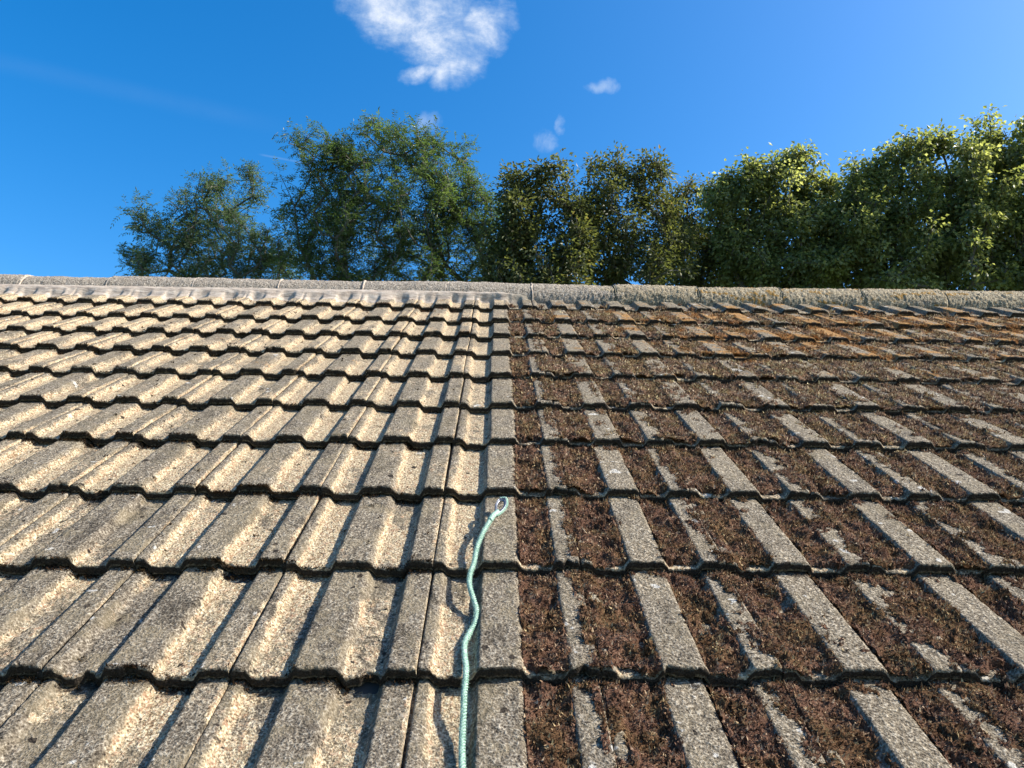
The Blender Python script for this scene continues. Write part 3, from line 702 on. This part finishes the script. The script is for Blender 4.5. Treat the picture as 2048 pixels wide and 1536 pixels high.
def tree(name, label, D, lobes, kind, base_x, seed, dens=1.0, leaf=.09, tr_r=.16, group='trees beyond the ridge', upright=.3):
    rg = np.random.default_rng(seed)
    bd = EYE+ray(base_x, 600)*D; base = np.array([bd[0], bd[1], 0.])
    C = []; Rr = []
    for (x, y, rad, *z) in lobes:
        dz = z[0] if z else 0.
        C.append(EYE+ray(x, y)*(D+dz)); Rr.append(rad/1538*D)
    C = np.array(C); Rr = np.array(Rr)
    # lower, hidden part of the crown so the tree is whole from the side
    lowz = min(C[:, 2].min()-1.3, 4.6)
    cx = C.mean(0)
    hw = max(.8, (C[:, 0].max()-C[:, 0].min())/2)
    extra = [(cx+np.array([dx*hw, dy, 0]))*[1, 1, 0]+[0, 0, lowz+dz] for dx, dy, dz in ((-.75, 0, .2), (.75, .3, .1), (0, -.8, -.3), (0, 1.0, 0), (-.4, .4, -.4), (.4, -.3, -.4))]
    tips = []; kinds = []
    for c, r_ in zip(C, Rr):
        nt = max(5, int(56*dens*(r_/.9)**2))
        d = unit(rg.normal(size=(nt, 3))); q = r_*rg.random(nt)**.45
        q = q*(1+(.18+.22*rg.random(nt))*(rg.random(nt) < .16))
        t = c+d*q[:, None]*[1, 1.15, 1]; tips.append(t); kinds.append(np.zeros(nt))
    for e in extra:
        t = e+unit(rg.normal(size=(16, 3)))*1.25*rg.random((16, 1))**.4; tips.append(t); kinds.append(np.ones(16))
    tips = np.concatenate(tips); kinds = np.concatenate(kinds)
    # skeleton
    fork = np.array([base[0], base[1], max(1.8, lowz-1.2)])
    nodes = [base+(fork-base)*t+np.array([math.sin(t*5+seed)*.06, 0, 0]) for t in np.linspace(0, 1, 7)]
    parent = [-1]+list(range(6))
    # main limbs to lobes
    order = np.argsort(np.linalg.norm(tips-fork, axis=1))
    def attach(p, step, bend):
        A_ = np.array(nodes); dd = np.linalg.norm((A_-p)*[1.1, 1.1, .85], axis=1)+1.2*np.maximum(0, A_[:, 2]-p[2]+.15)
        dd[:5] += 9
        k = int(np.argmin(dd)); a = A_[k]; L = np.linalg.norm(p-a); n_ = max(1, int(L/step)); pk = k
        for t in np.linspace(0, 1, n_+1)[1:]:
            q = a+(p-a)*t+np.array([0, 0, -bend*L*math.sin(math.pi*t)])+(rg.normal(size=3)*.035*L if t < 1 else 0)
            nodes.append(q); parent.append(pk); pk = len(nodes)-1
        return pk
    for i in np.argsort(C[:, 2]): attach(C[i]-[0, 0, Rr[i]*.35], .45, -.10 if upright else 0)
    tipn = [attach(tips[i], .30, .07) for i in order]
    P = np.array(nodes); par = np.array(parent); cnt = np.zeros(len(P))
    for i in tipn: cnt[i] += 1
    for i in range(len(P)-1, 0, -1): cnt[par[i]] += cnt[i]
    rad = np.minimum(.0068*np.maximum(cnt, .6)**.44, tr_r); rad[:7] = tr_r*np.linspace(1.35, 1, 7)
    a = P[par[1:]]; b = P[1:]; ra = np.minimum(rad[par[1:]], rad[1:]*1.5+.004); ra = np.where(par[1:] < 7, np.minimum(rad[par[1:]], rad[1:]*1.3), ra); rb = rad[1:]
    dr = unit(b-a); s1 = unit(np.cross(dr, [.31, .95, .11])); s2 = np.cross(dr, s1); seg = 6; th = np.arange(seg)*2*math.pi/seg
    ring = np.cos(th)[None, :, None]*s1[:, None]+np.sin(th)[None, :, None]*s2[:, None]
    b_ = b+dr*rb[:, None]*.4
    Vb = np.stack([a[:, None]+ring*ra[:, None, None], b_[:, None]+ring*rb[:, None, None]], 1).reshape(-1, 3)
    m_ = len(a); i0 = (np.arange(m_)*2*seg)[:, None]+np.arange(seg)[None]; i1 = (np.arange(m_)*2*seg)[:, None]+(np.arange(seg)[None]+1) % seg
    Fb = np.stack([i0, i1, i1+seg, i0+seg], -1).reshape(-1, 4)
    # leaves
    T_ = P[tipn]; kd = kinds[order]; pd = unit(T_-P[par[tipn]])
    Pl = []; Dl = []; Nl = []; Ll = []; Wl = []; Rn = []; twV = []; twF = []; toff = 0
    for t, dirn, low in zip(T_, pd, kd):
        tone = rg.random()
        if kind.startswith('ash'):
            nc_ = int((15 if not low else 4)*dens**.3)
            o_ = t-dirn*rg.random((nc_, 1))*.28+rg.normal(size=(nc_, 3))*.10
            ax = unit(rg.normal(size=(nc_, 3))+dirn*.8+np.array([0, 0, .25])); nl = 9
            Lr = .20+.10*rg.random(nc_)
            for s_ in range(nl):
                f = .25+.75*(s_//2)/(nl//2) if s_ < nl-1 else 1.0
                side = unit(np.cross(ax, [0, 0, 1.])) * (1 if s_ % 2 else -1) * (0 if s_ == nl-1 else 1)
                pos = o_+ax*(Lr*f)[:, None]-np.array([0, 0, 1])*(.22*Lr*f*f)[:, None]
                Pl.append(pos); Dl.append(unit(ax*.55+side*.85-np.array([0, 0, .25])+rg.normal(size=(nc_, 3))*.18))
                Nl.append(unit(rg.normal(size=(nc_, 3))*.45+[0, 0, 1])); Ll.append(leaf*(.75+.5*rg.random(nc_))); Wl.append(leaf*.30*(.8+.5*rg.random(nc_)))
                Rn.append(np.clip(tone*.45+rg.random(nc_)*.55, 0, 1))
            tw_a = o_; tw_b = o_+ax*(Lr*.9)[:, None]
        else:
            nc_ = int((72 if not low else 22)*dens**.3*(.6+.8*rg.random()))
            f = rg.random(nc_)
            q = unit(rg.normal(size=(nc_, 3)))*(.26*rg.random((nc_, 1))**.6)*[1, 1, .8]
            Pl.append(t-dirn*(f*.30)[:, None]+q); dd_ = unit(q+dirn*.1+rg.normal(size=(nc_, 3))*.06-np.array([0, 0, .10 if kind == 'olive' else .16]))
            Dl.append(dd_); Nl.append(unit(rg.normal(size=(nc_, 3))*.6+[0, 0, 1])); Ll.append(leaf*(.65+.6*rg.random(nc_))); Wl.append(leaf*(.50 if kind == 'olive' else .72)*(.75+.5*rg.random(nc_)))
            Rn.append(np.clip(tone*.4+rg.random(nc_)*.6, 0, 1))
            sel = slice(0, 6); tw_a = np.repeat(t[None]-dirn*.15, 6, 0); tw_b = Pl[-1][sel]
        dv = unit(tw_b-tw_a); sv = unit(np.cross(dv, [.2, .9, .3]))*.0035; sw = np.cross(dv, sv)
        twV.append(np.stack([tw_a+sv, tw_a-sv*.5+sw*.8, tw_a-sv*.5-sw*.8, tw_b], 1).reshape(-1, 3)); nq = len(tw_a); j = np.arange(nq)*4+toff
        twF.append(np.concatenate([np.stack([j, j+1, j+3], 1), np.stack([j+1, j+2, j+3], 1), np.stack([j+2, j, j+3], 1)])); toff += nq*4
    Pl, Dl, Nl = map(np.concatenate, (Pl, Dl, Nl)); Ll, Wl, Rn = map(np.concatenate, (Ll, Wl, Rn))
    V, F = leaves_mesh(Pl, Dl, Nl, Ll, Wl)
    root = bpy.data.objects.new(name, None); col.objects.link(root); root.location = tuple(base); tag(root, label, 'tree', group)
    add('trunk', mk_mesh('trunk', np.concatenate([Vb]+twV)-base, [Fb, np.concatenate(twF)+len(Vb)], BARK, False), root)
    add('crown', mk_mesh('crown', V-base, [F], LM[kind], False, {'rnd': np.repeat(Rn, 4)}), root)
    return len(F)
tot = 0
tot += tree('ash_tree', 'smallest ash tree at the left end of the row, leaning low over the ridge', 17,
    [(280, 420, 26), (300, 455, 34), (262, 505, 28), (345, 480, 46), (300, 530, 50), (430, 362, 34, .3), (395, 400, 44), (455, 410, 50, .4), (385, 470, 62), (470, 470, 60, -.3), (500, 345, 12), (505, 385, 22), (380, 540, 70), (470, 545, 80), (545, 500, 55), (550, 560, 60)],
    'ashdark', 470, 3, .85, .076, .13)
tot += tree('ash_tree', 'tall wide feathery green ash tree rising highest left of the middle', 16,
    [(695, 300, 34), (805, 300, 34), (900, 370, 50), (705, 420, 60), (610, 272, 30), (655, 290, 40), (735, 262, 28), (770, 290, 45, .3), (700, 320, 50), (840, 280, 32), (880, 285, 24), (840, 330, 50), (925, 315, 30), (945, 360, 36), (620, 350, 36), (590, 400, 40), (660, 390, 60, .4), (750, 380, 70), (850, 400, 75, -.4), (920, 420, 60), (600, 470, 60), (690, 470, 80), (790, 480, 85, .5), (975, 400, 26), (985, 540, 50), (965, 440, 36), (890, 500, 85), (640, 560, 80), (750, 570, 80), (870, 585, 80), (955, 480, 40)],
    'ash', 740, 5, .92, .076, .2)
tot += tree('olive_leaved_tree', 'olive brown leaved tree with ragged top beside the tall ash', 14.5,
    [(1030, 345, 22), (1110, 335, 22), (1075, 360, 30), (1020, 395, 36), (1125, 380, 28), (1070, 420, 55), (1005, 450, 42), (1135, 450, 45), (1165, 420, 30), (1170, 500, 46), (1050, 500, 70, .3), (1130, 530, 65), (1000, 545, 55), (1070, 580, 80)],
    'olive', 1070, 8, 1.35, .095, .12)
tot += tree('olive_leaved_tree', 'twiggy olive green tree with thin shoots sticking up in the middle of the row', 15,
    [(1180, 390, 30), (1168, 430, 34), (1200, 325, 22), (1235, 330, 26), (1290, 315, 20), (1322, 340, 18), (1270, 350, 30), (1215, 380, 42), (1290, 395, 42), (1200, 450, 55), (1270, 455, 55), (1330, 440, 30), (1350, 480, 40), (1340, 405, 20), (1230, 530, 75, .3), (1310, 530, 65), (1380, 540, 60, 1.0)],
    'olive', 1250, 13, 1.25, .085, .12)
tot += tree('olive_leaved_tree', 'low dark olive tree filling the dip left of the bright green tree', 16.5,
    [(1385, 375, 24), (1420, 372, 22), (1345, 392, 22), (1450, 385, 30), (1350, 425, 34), (1400, 440, 42), (1360, 500, 60), (1440, 490, 50), (1480, 470, 32), (1400, 555, 70), (1485, 540, 55)],
    'olive', 1400, 17, 1.4, .08, .11)
tot += tree('broadleaf_tree', 'bright yellow green tree with arching tips left of the biggest tree', 15.5,
    [(1500, 325, 24), (1480, 365, 36), (1560, 325, 22), (1590, 310, 16), (1540, 360, 45), (1600, 365, 32), (1650, 370, 22), (1570, 420, 60), (1640, 420, 42), (1500, 420, 45), (1430, 400, 34), (1450, 470, 55), (1455, 350, 16), (1600, 305, 12), (1625, 345, 14), (1670, 365, 14), (1600, 490, 75), (1530, 510, 60), (1660, 500, 60), (1560, 575, 80), (1480, 555, 50)],
    'bright', 1570, 21, 1.35, .088, .15)
tot += tree('broadleaf_tree', 'biggest densest broad crowned tree filling the right end of the row', 15,
    [(1750, 320, 34), (1810, 290, 36), (1720, 370, 40), (1800, 360, 60), (1880, 280, 38), (1960, 262, 34), (1900, 340, 65), (1985, 320, 60), (2050, 290, 50), (1690, 400, 32), (1700, 450, 60), (1780, 460, 80), (1880, 440, 95), (1980, 430, 95), (2060, 400, 90), (1690, 530, 70), (1780, 560, 90), (1890, 560, 100), (2000, 550, 100), (2110, 500, 120), (2150, 340, 90), (2200, 600, 120), (1620, 545, 50)],
    'bright', 1900, 27, 1.25, .09, .26)
print('leaf faces', tot)
